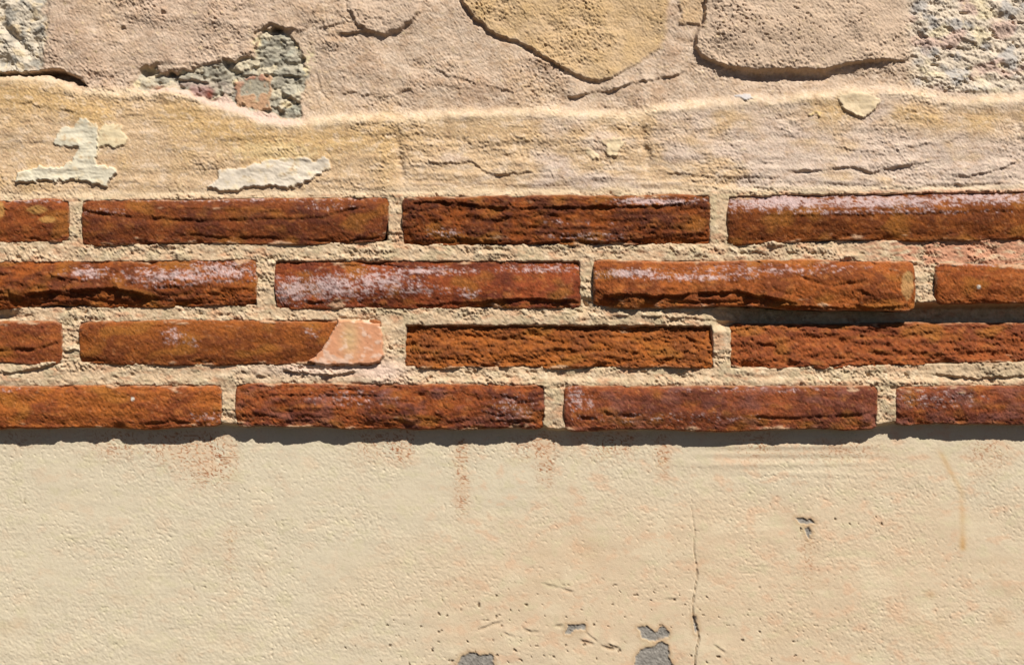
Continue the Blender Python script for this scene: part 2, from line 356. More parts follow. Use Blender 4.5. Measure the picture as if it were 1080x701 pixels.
# broken brick wedged in the hole
chip = [(248, 84), (262, 80), (286, 79.5), (285, 96), (286, 114), (268, 116), (249, 110), (246, 98)]
dK = sdf_box(X, Y, chip, 30, 5., 9, 111); mK = 1 - ss(-1.5, .8, dK)
inn = ss(.3, .6, gauss(X, Y, 270, 93, 15, 8) + .9 * n20 + .5 * n6)
hs = hs * (1 - mK) + (6.5 + .6 * n6 + .5 * n20 - 1.0 * inn + .6 * nf) * mK
ck_ = mix(np.broadcast_to(col(204, 162, 126), C.shape), col(186, 138, 114), ss(0, .3, n20 + .02 * (92 - Y))); ck_ = mix(ck_, col(178, 168, 146), inn)
cs = mix(cs, ck_, mK); ID[dK < 0] = 42
# pinkish mortar under the hole, running along the ridge
cs = mix(cs, col(226, 196, 176), ss(-24, -6, dr) * (1 - ss(-2, 5, dr)) * ss(150, 175, X) * (1 - ss(300, 330, X)) * (dH > 0))
# --- breaks in the low course
for p, A, L, g in (([(449, 171), (481, 172), (498, 170.5), (509, 179), (523, 185), (551, 183), (569, 180.5), (581, 181), (585, 191)], 3.0, 7, 1.0),
                   ([(425, 188), (450, 190), (480, 189)], 1.6, 6, .4),
                   ([(832, 181), (870, 180), (888, 176), (905, 178), (918, 183), (946, 176), (985, 171)], 3.2, 8, 1.1),
                   ([(1004, 187), (1040, 183), (1072, 170)], 2.8, 7, .8), ([(880, 155), (912, 160), (930, 162)], 1.6, 7, .3),
                   ([(948, 159), (975, 152), (1000, 151), (1018, 140)], 2.0, 6, .6), ([(722, 191), (738, 190), (750, 197)], 2., 6, .6),
                   ([(690, 180), (720, 184), (760, 186), (830, 188)], 1.6, 7, .3), ([(732, 161), (752, 163)], 1.4, 5, .4), ([(790, 168), (815, 172)], 1.2, 5, .3), ([(825, 142), (842, 146)], 1.2, 4, .3),
                   ([(118, 194), (137, 191), (152, 194)], 2.4, 5, 1.), ([(160, 197), (182, 197)], 1.8, 4, .8), ([(205, 174), (214, 176), (224, 185)], 1.8, 6, .5), ([(20, 151), (40, 150), (62, 152)], 1., 5, .3),
                   ([(126, 125), (150, 120), (160, 118)], 1.6, 5, .4), ([(0, 107), (30, 110), (60, 116), (100, 120)], 1.4, 9, .3), ([(366, 129), (400, 131), (425, 132)], 1.4, 6, .4),
                   ([(340, 158), (375, 164), (395, 160)], 1., 6, .2), ([(940, 192), (990, 196), (1060, 193)], 1.6, 6, .4), ([(660, 196), (700, 199)], 1.2, 5, .3), ([(860, 192), (900, 196)], 1.4, 5, .4)):
    hs += ledge(X, Y, p, A * .62, L, g * .6, 1.5, seed=int(p[0][0]) + 7)
hs += low * 1.2 * ss(150, 200, Y) * nlay * ss(400, 500, X)
for jx, w, dp, y0, y1 in ((421, 4, 2.0, 140, 192), (680, 4, 2.0, 133, 180), (1078, 5, 1.2, 125, 195), (-320, 6, 2.5, 110, 200), (1420, 6, 2.5, 120, 200), (1800, 6, 2.5, 118, 200), (-690, 6, 2.5, 110, 200)):
    jx_ = jx + 5 * fbm(Y, Y * 0, 30, o=2, seed=jx % 97) + (Y - 160) * .12
    hs -= dp * np.exp(-((X - jx_) / w) ** 2) * ss(y0 - 8, y0 + 8, Y) * (1 - ss(y1 - 8, y1 + 8, Y))
# stones of the low course, cut at their upright joints
inlow = (dr > 3) & (Y < 203)
jt = [-960, -690, -320, 415, 680, 1078, 1420, 1800, 2040]
for i in range(len(jt) - 1): ID[inlow & (X > jt[i] + (Y - 160) * .1) & (X <= jt[i + 1] + (Y - 160) * .1) & (ID == 0)] = 50 + i
# --- flakes of old limewash standing proud
fl = [
 ([(60, 142), (66, 134), (80, 135), (84, 126), (95, 128), (103, 132), (105, 145), (104, 155), (102, 163), (103, 175), (118, 176), (124, 184), (118, 188), (115, 197), (100, 194), (90, 191), (75, 190), (60, 192), (48, 190), (33, 193), (18, 192), (20, 182), (40, 177), (62, 178), (75, 172), (82, 162), (84, 156), (66, 155), (59, 151)], 2.6, col(230, 219, 192), 60),
 ([(105, 140), (112, 131), (128, 133), (135, 148), (132, 154), (123, 157), (116, 152), (107, 156), (104, 164), (104, 150)], 1.6, col(232, 212, 172), 61),
 ([(219, 197), (230, 188), (232, 180), (260, 177), (285, 169), (305, 166), (322, 167), (333, 170), (345, 166), (348, 176), (335, 186), (322, 193), (305, 199), (290, 196), (262, 197), (250, 201), (240, 203), (228, 201)], 2.8, col(231, 216, 194), 62),
 ([(616, 158), (624, 157), (629, 164), (632, 168), (625, 169), (620, 163)], 1.6, col(236, 212, 172), 63),
 ([(634, 151), (640, 146), (652, 147), (659, 150), (655, 157), (648, 166), (641, 164), (638, 156)], 1.9, col(236, 212, 172), 64),
 ([(884, 99), (905, 98), (927, 103), (925, 114), (915, 122), (908, 125), (898, 121), (888, 115), (882, 106)], 2.2, col(234, 210, 172), 65),
 ([(852, 119), (866, 119), (866, 122), (852, 122)], 1.4, col(228, 196, 138), 66),
 ([(774, 99), (790, 98), (795, 104), (786, 106), (776, 102)], 1.6, col(206, 198, 192), 67)]
for p, up, cc, fid in fl:
    d = sdf_box(X, Y, p, 24, 4.2, 8., 200 + fid); m = 1 - ss(-.6, .7, d)
    yy = np.array(p)[:, 1]; lift = .25 + .75 * ss(.1, .95, (Y - yy.min()) / np.ptp(yy) + .25 * n20)
    hs = hs + m * (up * .8 * lift * (.7 + .3 * ss(-9, -1, d)) + .4 - .85 * (rg * (.25 * n6 + .45 * nf + .36 * n2 - .5 * pt) + .12 * wn_) + .12 * nf)
    cf_ = mix(np.broadcast_to(cc, C.shape), col(232, 208, 164), ss(.0, .4, mid) * .6); cs = mix(cs, cf_, m * (1 - ss(.22, .42, mid + .4 * spk - .3 * lift + .12) * .7)); ID[d < 0] = fid
cs = mix(cs, col(232, 206, 154), ss(.15, .4, gauss(X, Y, 290, 160, 45, 10) * .6 + .5 * n6) * .5)

# --- mortar of the brick band
n4 = fbm(X, Y, 4.2, 3.6, o=2, seed=14); n9 = fbm(X, Y, 10, 7, o=3, seed=15)
mr_ = .45 + .9 * ss(-.25, .3, fbm(X, Y, 60, 30, o=2, seed=20))
hm = 11.2 + .8 * n60 + 1.0 * n20 + mr_ * (1.1 * n9 + .6 * n4 + .6 * nf + .45 * n2 + .2 * wn_ - 1.8 * ss(.25, .5, fbm(X, Y, 8, 5, o=3, seed=18)) + 1.6 * terr(fbm(X, Y, 30, 10, o=3, seed=19), 3, .25))
cm = np.broadcast_to(col(218, 188, 152), C.shape).copy()
cm = mix(cm, col(206, 184, 148), ss(-.1, .3, n20)); cm = mix(cm, col(236, 212, 178), ss(.05, .35, n9) * .6)
cm = mix(cm, col(206, 150, 112), ss(.05, .4, fbm(X, Y, 24, 8, o=4, gain=.6, seed=16)) * .6)
cm = mix(cm, col(176, 150, 116), ss(.1, .4, fbm(X, Y, 14, 8, o=4, gain=.65, seed=28)) * .45)
cm = mix(cm, col(210, 142, 110), ss(-.2, .3, fbm(X, Y, 16, 5, o=3, seed=17) + .25 * ss(940, 1000, X)) * .75 * ss(860, 960, X) * (1 - ss(276, 284, Y)))
cm = mix(cm, col(120, 98, 72), ss(.32, .5, n4) * .35)
deep = ss(318, 326, Y) * (1 - ss(343, 350, Y)) * ss(735, 800, X)
hm -= deep * 22
hm -= 1.2 * ss(400, 410, Y)
hm -= 2.2 * ss(430, 470, X) * ss(345, 392, Y) * (1 - ss(396, 404, Y)) + 1.5 * ss(412, 418, X) * (1 - ss(424, 430, X)) * ss(345, 360, Y) * (1 - ss(380, 390, Y))
hm -= 8 * gauss(X, Y, 0, 333, 22, 7)
hm += ledge(X, Y, [(645, 333), (700, 334), (760, 338), (800, 342)], 2.5, 7, 0, .6, seed=301)
for cx, cyy, rx, ry, a in ((815, 257, 8, 4.5, 4.5), (895, 270, 9, 2.5, 3.), (1030, 272, 10, 3, 2.5), (790, 393, 14, 6, 3.5), (740, 266, 6, 4, 2), (577, 456, 9, 3.4, 5.5), (242, 451, 7, 3.2, 5), (931, 452, 7, 4, 3), (800, 264, 12, 3, 1.5)):
    hm += a * np.clip(gauss(X, Y, cx, cyy, rx, ry) * (1 + .5 * n9), 0, 1)
hm += ledge(X, Y, [(984, 395), (1010, 397), (1030, 399), (1060, 397), (1110, 394)], 4.5, 14, 1., seed=302) * (Y > 378)
cm = mix(cm, col(190, 166, 134), gauss(X, Y, 1045, 388, 60, 9) * .9)
hm += ledge(X, Y, [(-30, 391), (20, 392), (45, 388), (66, 380)], 3.5, 6, 1.2, seed=303)
hm += ledge(X, Y, [(270, 396), (282, 396)], 3, 6, 1., seed=304, end=4) + ledge(X, Y, [(298, 390), (330, 394), (352, 395), (376, 391)], 4.2, 5, 1.6, .5, seed=305)
hm += ledge(X, Y, [(366, 403), (400, 405), (425, 405)], 2.5, 14, .5, .5, seed=306) + ledge(X, Y, [(68, 370), (75, 371), (83, 365)], 2.2, 5, 1., .5, seed=307, end=4)
cm = mix(cm, col(228, 198, 176), (gauss(X, Y, 330, 389, 62, 8) + gauss(X, Y, 405, 392, 26, 14)) * .9)
hm -= 2.2 * gauss(X, Y, 580, 447, 8, 9) + 2.5 * gauss(X, Y, 243, 443, 6, 8) + 2.5 * gauss(X, Y, 934, 446, 7, 8) + 4 * gauss(X, Y, 617, 322, 5, 7)
hm += ledge(X, Y, [(350, 333), (380, 336), (405, 334)], 2, 7, .8, seed=308)
mortar0 = hm.copy()
for b in BR:                                                   # the bed is cut away where a brick sits
    xm0, xm1 = b['x']; m = (X > xm0 - 3) & (X < xm1 + 3) & (Y > min(b['t']) - 3) & (Y < max(b['b']) + 3)
    x = X[m]; y = Y[m]; u = (x - xm0) / (xm1 - xm0)
    tt = b['t'][0] + (b['t'][1] - b['t'][0]) * u; bb = b['b'][0] + (b['b'][1] - b['b'][0]) * u
    ins = np.minimum(np.minimum(x - xm0, xm1 - x), np.minimum(y - tt, bb - y)) + 2.6 * fbm(x, y, 16, 12, o=4, gain=.6, seed=450) - .3
    hm[m] = hm[m] - 19 * ss(1.0, 5.5, ins)
# smear of pink mortar over the end of one brick
smear = [(357, 337), (375, 337.5), (390, 339), (401, 341), (404, 352), (405, 375), (402, 381), (392, 384), (345, 384.5), (322, 382), (333, 375), (342, 364), (350, 350)]
dS = sdf_box(X, Y, smear, 30, 1.6, 9, 311); mS = 1 - ss(-1.0, 1.0, dS)
hm = hm * (1 - mS) + mS * (15.8 + .5 * n20 + .3 * n9 + .25 * n4)
csm = mix(np.broadcast_to(col(222, 158, 118), C.shape), col(216, 180, 130), gauss(X, Y, 370, 356, 9, 18) * .9)
csm = mix(csm, col(240, 206, 180), ss(.1, .4, n9 + .5 * gauss(X, Y, 355, 379, 24, 5)) * .7)
cm = mix(cm, csm, mS)

# --- plaster
hp = .15 * fbm(X + Y * .15, Y, 90, 14, o=3, seed=29) + .9 * n200 + .5 * n60 * (1 + ss(640, 700, Y)) + .22 * n20
st = fbm(X, Y, 7.0, 4.6, o=3, seed=401)
fine = .35 + .65 * ss(-.25, .35, fbm(X, Y, 120, 70, o=2, seed=402) + .25 * (1 - ss(330, 620, X)) + .2 * ss(820, 960, X))
calm = 1 - .75 * gauss(X, Y, 610, 660, 150, 85)
hp += (.20 * st + .22 * fbm(X, Y, 4.4, 2.4, o=2, seed=412) + .20 * nf + .14 * n2 + .05 * wn_) * fine * calm
pit = ss(.36, .5, fbm(X + 300, Y, 3.6, 2.8, o=1, seed=403) * .8) * ss(-.15, .4, fbm(X, Y, 80, 50, o=2, seed=404) + .12)
hp -= .55 * pit * (.4 + .6 * calm)
hp += .6 * perlin(X / 160, Y / 6.5, 405) * ss(700, 760, X) * (1 - ss(900, 960, X)) * ss(455, 465, Y) * (1 - ss(495, 515, Y))
cpl = np.broadcast_to(col(222, 207, 178), C.shape).copy()
warm = ss(-.25, .55, .9 * gauss(X, Y, 640, 640, 240, 95) + .75 * gauss(X, Y, 960, 600, 300, 160) * .8 + .35 * fbm(X, Y, 90, 60, o=4, seed=406) - .25)
cpl = mix(cpl, col(223, 199, 166), warm)
cpl = mix(cpl, col(232, 215, 182), ss(.05, .45, fbm(X, Y, 45, 30, o=4, seed=407)) * .45)
cpl = mix(cpl, col(214, 186, 148), ss(.15, .5, fbm(X, Y, 60, 34, o=4, seed=408)) * .35 * ss(520, 640, Y))
tint = fbm(X, Y, 26, 16, o=4, gain=.6, seed=413)
cpl = mix(cpl, col(226, 184, 148), ss(.08, .4, tint) * (.2 + .3 * ss(430, 520, X))); cpl = mix(cpl, col(216, 204, 164), ss(.08, .4, -tint) * .4)
cpl = mix(cpl, col(170, 146, 112), ss(.34, .5, fbm(X, Y, 4, 3, o=2, seed=414)) * .22)
streak = 0
for sx, y0, y1, w, a in ((215, 462, 535, 22, 1.0), (235, 470, 520, 10, .8), (185, 462, 510, 30, .6), (487, 470, 575, 7, .95), (425, 458, 500, 9, 1.0), (400, 462, 500, 30, .5), (576, 462, 535, 8, 1.), (560, 465, 500, 25, .4), (700, 465, 520, 7, .8), (655, 463, 480, 14, .5),
                         (120, 460, 500, 30, .45), (640, 462, 500, 40, .35), (800, 462, 505, 30, .4), (240, 560, 660, 8, .3), (1045, 470, 520, 20, .4), (855, 575, 640, 8, .35), (890, 470, 500, 40, .4), (20, 460, 480, 30, .25)):
    streak = streak + 1.6 * a * np.exp(-((X - sx - 4 * n20) / w) ** 2) * ss(y0 - 10, y0, Y) * (1 - ss(y0 + 6, y1, Y))
wig = np.abs(perlin(X / 6.5 + .5 * n6, Y / 4.6, 409))
cpl = mix(cpl, col(160, 94, 52), np.clip(streak, 0, 1) * (1 - ss(.05, .13, wig)) * 1.3 * ss(-.35, .1, n9 + .1))
cpl = mix(cpl, col(222, 178, 138), np.clip(streak, 0, 1) * .35 * ss(-.3, .2, n20 + .15))
drip = np.exp(-((X - np.interp(Y, [474, 495, 520, 585], [993, 1004, 1018, 1019]) - .6 * n20) / 3.6) ** 2) * ss(470, 480, Y) * (1 - ss(578, 585, Y)) * (.35 + .25 * n20 + .45 * ss(560, 580, Y))
cpl = mix(cpl, col(206, 160, 98), drip)
for a in ((984, 628, 6, 4, .6), (1058, 655, 10, 8, .35), (620, 580, 20, 20, .25)): cpl = mix(cpl, col(204, 164, 120), gauss(X, Y, *a[:4]) * a[4])
dots = ss(.50, .60, fbm(X, Y, 6.2, 5.4, o=2, seed=410)) * ss(.0, .3, gauss(X, Y, 620, 680, 190, 50) + .8 * gauss(X, Y, 900, 552, 50, 7) + .9 * gauss(X, Y, 850, 556, 16, 14) + .22 * fbm(X, Y, 50, 40, o=2, seed=411))
cpl = mix(cpl, col(104, 78, 52), dots * .85); hp -= 1.0 * dots
for p, a in (([(505, 664), (515, 661), (530, 656)], .9), ([(552, 664), (560, 667), (570, 666)], 1.), ([(575, 617), (590, 620), (606, 625)], .9), ([(612, 676), (630, 680), (650, 686)], 1.2), ([(618, 668), (632, 678)], .9), ([(700, 633), (720, 632)], .5), ([(640, 681), (655, 685)], 1.), ([(752, 680), (768, 689)], .8), ([(530, 668), (545, 674)], .7), ([(585, 661), (595, 660)], .8)):
    l = ledge(X, Y, p, a, 5, a * .7, .8, seed=int(p[0][0]), end=5); hp += l
    cpl = mix(cpl, col(160, 126, 84), ss(.15, .9, -l) * .6)
# grey render where the paint has come off
PATCH = [[(482, 702), (487, 694), (498, 690), (506, 693), (519, 692), (521, 702), (524, 722), (480, 722)], [(597, 670), (599, 661), (618, 660), (618, 666), (608, 665), (601, 671)],
         [(673, 663), (684, 662), (692, 669), (699, 662), (704, 665), (708, 669), (706, 673), (698, 676), (694, 678), (684, 677), (678, 675), (676, 668)], [(671, 695), (678, 686), (690, 684), (698, 678), (706, 682), (707, 695), (712, 706), (704, 730), (668, 725)],
         [(841, 547), (848, 548), (858, 549), (862, 552), (855, 554), (846, 553)], [(851, 558), (856, 557), (858, 563), (855, 570), (852, 564)], [(732, 651), (735, 652), (738, 666), (735, 670), (733, 661)]]
for i, p in enumerate(PATCH):
    d = sdf_box(X, Y, p, 20, 1.8, 4.5, 420 + i); m = 1 - ss(-.7, .5, d)
    hp = hp * (1 - m) + m * (hp * .4 - 1.0 + .3 * nf + .25 * n2 + .1 * wn_); cpl = mix(cpl, col(152, 145, 135) * (1 + .35 * n6 + .25 * nf + .08 * wn_)[..., None], m)
    cpl = mix(cpl, col(190, 154, 112), np.exp(-((d - 1.5) / 2.2) ** 2) * (d > 0) * .45)
# the upright crack
crx = np.interp(Y, [480, 540, 560, 580, 605, 622, 635, 640, 655, 666, 676, 690, 701, 760], [728, 731, 734, 733, 736.5, 735, 732, 731.5, 733, 737, 738.5, 735, 734, 737]) + .9 * n9
cw_ = np.interp(Y, [480, 530, 600, 608, 616, 640, 700, 760], [.0, .35, .6, 1.1, .55, .7, .8, .8]) * (.65 + .6 * ss(-.2, .3, perlin(Y / 7, Y * 0, 431)))
mcr = np.exp(-((X - crx) / np.maximum(cw_, .01)) ** 2) * (Y > 482) * (Y < 770)
hp -= 1.8 * mcr * np.interp(Y, [480, 560, 620], [.2, .5, 1]); cpl = mix(cpl, col(112, 88, 62), mcr * np.interp(Y, [480, 560, 640, 700], [.12, .3, .6, .65]))

# --- put the three zones together
e1 = 203.5 + 2.5 * fbm(X, Y * .2, 18, o=3, seed=440) - np.interp(X, [0, 540, 1080], [-4.5, 0, 3.5])
z1 = ss(-2.5, 2.5, Y - e1)
e2 = np.interp(X, [-92, 235, 242, 248, 575, 578, 594, 925, 931, 943, 1270], [453, 448, 449, 449, 451, 453, 454, 450, 449, 446, 445]) + 1.2 * fbm(X, Y * .2, 14, o=3, seed=441) - 1
z2 = ss(-2., 2., Y - e2)
H = hs * (1 - z1) + hm * z1; H = H * (1 - z2) + (hp + 2. * np.exp(-np.maximum(Y - e2, 0) / 4.)) * z2
C = cs * (1 - z1[..., None]) + cm * z1[..., None]; C = C * (1 - z2[..., None]) + cpl * z2[..., None]
C = mix(C, cream, np.exp(-((Y - e1 + 2) / 3.) ** 2) * .6)
ID[(Y > e1) & (Y < e2)] = 100; ID[(Y >= e2)] = 101; ID[dS < 0] = 102

# ------------------------------------------------------------------ wall and its parts
wall = bpy.data.objects.new('old_masonry', None); scene.collection.objects.link(wall)
wall['label'] = 'sunlit old wall of rubble stone, four courses of red brick and cream plaster'; wall['category'] = 'wall'
Hy, Hx = np.gradient(H * (RZ / S), ys, xs)
NR = np.stack([-Hx, -np.ones_like(H), Hy], -1); NR /= np.linalg.norm(NR, axis=-1, keepdims=True)
P = np.stack([(X - 540) * S, -H * RZ, ZC + (350.5 - Y) * S], -1)
ncol = len(xs); VID = np.arange(X.size).reshape(X.shape)
cellid = ID[:-1, :-1]
Pf = P.reshape(-1, 3); Nf = NR.reshape(-1, 3); Cf = C.reshape(-1, 3)
BACK = 34 * S
def piece(name, ids, mat, parent, label=None):
    Mk = np.isin(cellid, ids); r, c = np.nonzero(Mk)
    if len(r) == 0: return None
    a = VID[r, c]; F = np.stack([a, a + ncol, a + ncol + 1, a + 1], 1)
    E = []
    pad = np.pad(Mk, 1)
    for (dr_, dc, p0, p1) in ((-1, 0, 0, 3), (1, 0, 2, 1), (0, -1, 1, 0), (0, 1, 3, 2)):
        out = ~pad[r + 1 + dr_, c + 1 + dc]; E.append(F[out][:, [p0, p1]] if len(F) else F[:, :2])
    E = np.concatenate(E)                                        # rim edges: the sides of the piece go back into the wall
    used, inv = np.unique(F, return_inverse=True); F = inv.reshape(-1, 4); n = len(used)
    eu, ei = np.unique(E, return_inverse=True); ei = ei.reshape(-1, 2); k = len(eu)
    Vt = Pf[used]; Vr = Pf[eu]; Vb = Vr.copy(); Vb[:, 1] = BACK
    cen = Vr.mean(0); nb = Vr - cen; nb[:, 1] = 0; nb /= np.linalg.norm(nb, axis=1, keepdims=True) + 1e-9
    Fs = np.stack([n + ei[:, 0], n + ei[:, 1], n + k + ei[:, 1], n + k + ei[:, 0]], 1)
    V = np.concatenate([Vt, Vr, Vb]); Nn = np.concatenate([Nf[used], nb, nb]); Cc = np.concatenate([Cf[used], Cf[eu], Cf[eu]])
    org = np.array([cen[0], 0, cen[2]]) if parent is not wall else np.zeros(3)
    me = build_mesh(name, V - org, np.concatenate([F, Fs]), Nn, Cc, mat)
    o = add(name, me, parent, label); o.location = org; return o

stonework = piece('stone_masonry', [0], M_STONE, wall, 'beige and pink rubble masonry under a worn lime coat')
band = piece('mortar', [100], M_MORTAR, wall, 'sandy lime mortar of the brick courses')
plaster = piece('plaster', [101], M_PLASTER, wall, 'cream painted plaster with rusty stains and grey bare spots')
lab = {1: 'ochre yellow stone with a cracked lower edge', 2: 'large beige stone casting a dark shadow along its lower edge', 5: 'large pinkish stone beside the grey hole', 40: 'rough grey and cream rubble in the corner above the dark crack'}
for i in list(range(1, sid)) + [40] + list(range(50, 58)): piece('stone', [i], M_STONE, stonework, lab.get(i))
piece('bedding_mortar', [41], M_MORTAR, stonework, 'broken grey bedding mortar laid bare in a hole')
piece('brick_fragment', [42], M_STONE, stonework, 'orange brick fragment wedged in grey mortar')
for fid in range(60, 68): piece('paint_flake', [fid], M_FLAKE, stonework)
piece('mortar_smear', [102], M_FLAKE, band, 'smooth pink mortar smear over a brick end')

# ------------------------------------------------------------------ bricks
def brick(b, i):
    x0, x1 = b['x']; k = b['k']; far = b.get('far', False)
    p = 4.0 if far else 1.15
    t0, t1 = b['t']; c0, c1 = b['b']; hgt = (c0 + c1 - t0 - t1) / 2
    nu = max(8, int((x1 - x0) / p)); nv = max(8, int(hgt / p))
    # finer rows at the rims
    def spread(n): s = np.linspace(0, 1, n); return s + .06 * np.sin(2 * np.pi * s) * -1 * .5
    u, v = np.meshgrid(spread(nu), spread(nv)); x = x0 + (x1 - x0) * u
    ex = np.minimum(u, 1 - u) * (x1 - x0)                        # distance to the ends
    rough_k = {'fine': .55, 'patch': .7, 'ridge': 1.3, 'salttop': .5, 'torn': 1.35, 'salt': .6, 'bulge': .85, 'smooth': .55, 'plain': .6, 'plain2': .5, 'rough': 1.8, 'rough2': 1.5, 'orange': .8, 'layer': 1.15, 'purple': .65, 'purple2': .75}[k]
    sd = 500 + i * 13
    rs = np.random.RandomState(sd); bt = {'fine': -.6, 'ridge': -.6, 'salttop': -.2, 'orange': .6, 'bulge': .5, 'smooth': .5, 'rough': .4, 'layer': -.2}.get(k, 0.)
    rag = 1.1 + .5 * rough_k
    top = t0 + (t1 - t0) * u + fbm(x, x * 0, 36, o=4, seed=sd) * rag * .9 + 2.4 * perlin(x / 130, x * 0 + 2, sd + 13) + 3.4 * np.clip(1 - ex / 9, 0, 1) ** 2
    bot = c0 + (c1 - c0) * u + fbm(x, x * 0 + 9, 44, o=4, gain=.38, seed=sd + 1) * rag * 1.7 + 2.8 * perlin(x / 120, x * 0 + 7, sd + 14) - 4.0 * np.clip(1 - ex / 10, 0, 1) ** 2
    y = top + (bot - top) * v
    lx = fbm(y, y * 0 + 3, 22, o=3, seed=sd + 2) * 1.6; x = x + lx * (1 - u) + fbm(y, y * 0 + 5, 22, o=3, seed=sd + 3) * 1.6 * u
    if i == 1: x = x + (4 - 9 * v) * np.clip((u - .9) / .1, 0, 1)
    if i == 5: x = x + 6 * (v - .3) * np.clip((.1 - u) / .1, 0, 1)
    dx = np.minimum(x - x0, x1 - x); dt = v * (bot - top); db = (1 - v) * (bot - top)
    f60 = fbm(x, y, 70, 40, o=3, seed=sd + 4); f25 = fbm(x, y, 26, 14, o=4, seed=sd + 5); f8 = fbm(x, y, 9, 5.5, o=3, seed=sd + 6); f3 = perlin(x / 3, y / 2.4, sd + 7)
    lay = fbm(x, y + 3 * f25, 42, 7, o=4, seed=sd + 8)
    h = np.full(x.shape, b['h'], np.float32) + 2.0 * f60 + 1.0 * f25 * rough_k + .6 * f8 * rough_k + .12 * rs.standard_normal(x.shape) + .3 * f3 + .35 * perlin(x / 1.9, y / 1.7, sd + 12) * rough_k + .5 * lay * rough_k + 1.3 * rough_k * terr(fbm(x + 4 * f8, y, 40, 12, o=4, seed=sd + 10), 5, .2) - .8 * rough_k * ss(.3, .5, fbm(x, y, 5, 3, o=2, seed=sd + 11))
    if k in ('rough', 'rough2'): h += 1.5 * ridged(x + y * .4, y, 30, 9, o=3, seed=sd + 9) + .7 * f8 - .5
    if k == 'rough': h += 6.5 * v ** .8
    if k == 'rough2': h += 7.5 * v ** .8
    if k in ('ridge', 'layer', 'torn'): h += 1.1 * ridged(x, y, 46, 7, o=3, seed=sd + 9) * ss(.1, .4, f60 + .4) - .5
    if k == 'salttop': h -= 5.5 * (1 - ss(0, .40, v)) ** 1.3
    if k in ('torn', 'bulge'): h -= 4.0 * (1 - ss(0, .55, v)) ** 1.4
    if k == 'salt': h -= 5.0 * (1 - ss(.0, .75, v)) ** 1.5
    cv = {'rough': 1.2, 'rough2': 1.2, 'torn': 4.5, 'bulge': 3.2, 'salt': 3.4, 'salttop': 2.6, 'orange': 3.8, 'layer': 3.6, 'purple': 3.4, 'purple2': 3.4}.get(k, 2.6)
    h -= cv * ss(.5, 1.02, v + .12 * fbm(x, x * 0, 50, o=3, seed=sd + 15)) ** 1.3 + .5 * cv * (1 - ss(0, .25, v)) ** 2 + 1.6 * (1 - ss(0, 26, ex + 8 * f25)) ** 2
    if k == 'fine': h -= 1.5 * (1 - ss(0, .25, v))
    if k == 'smooth': h -= 2.5 * (1 - ss(0, .5, v)) + 1.2 * gauss(x, y, 998, 300, 8, 14)
    if k == 'bulge': h += 1.5 * ss(.55, 1, u)
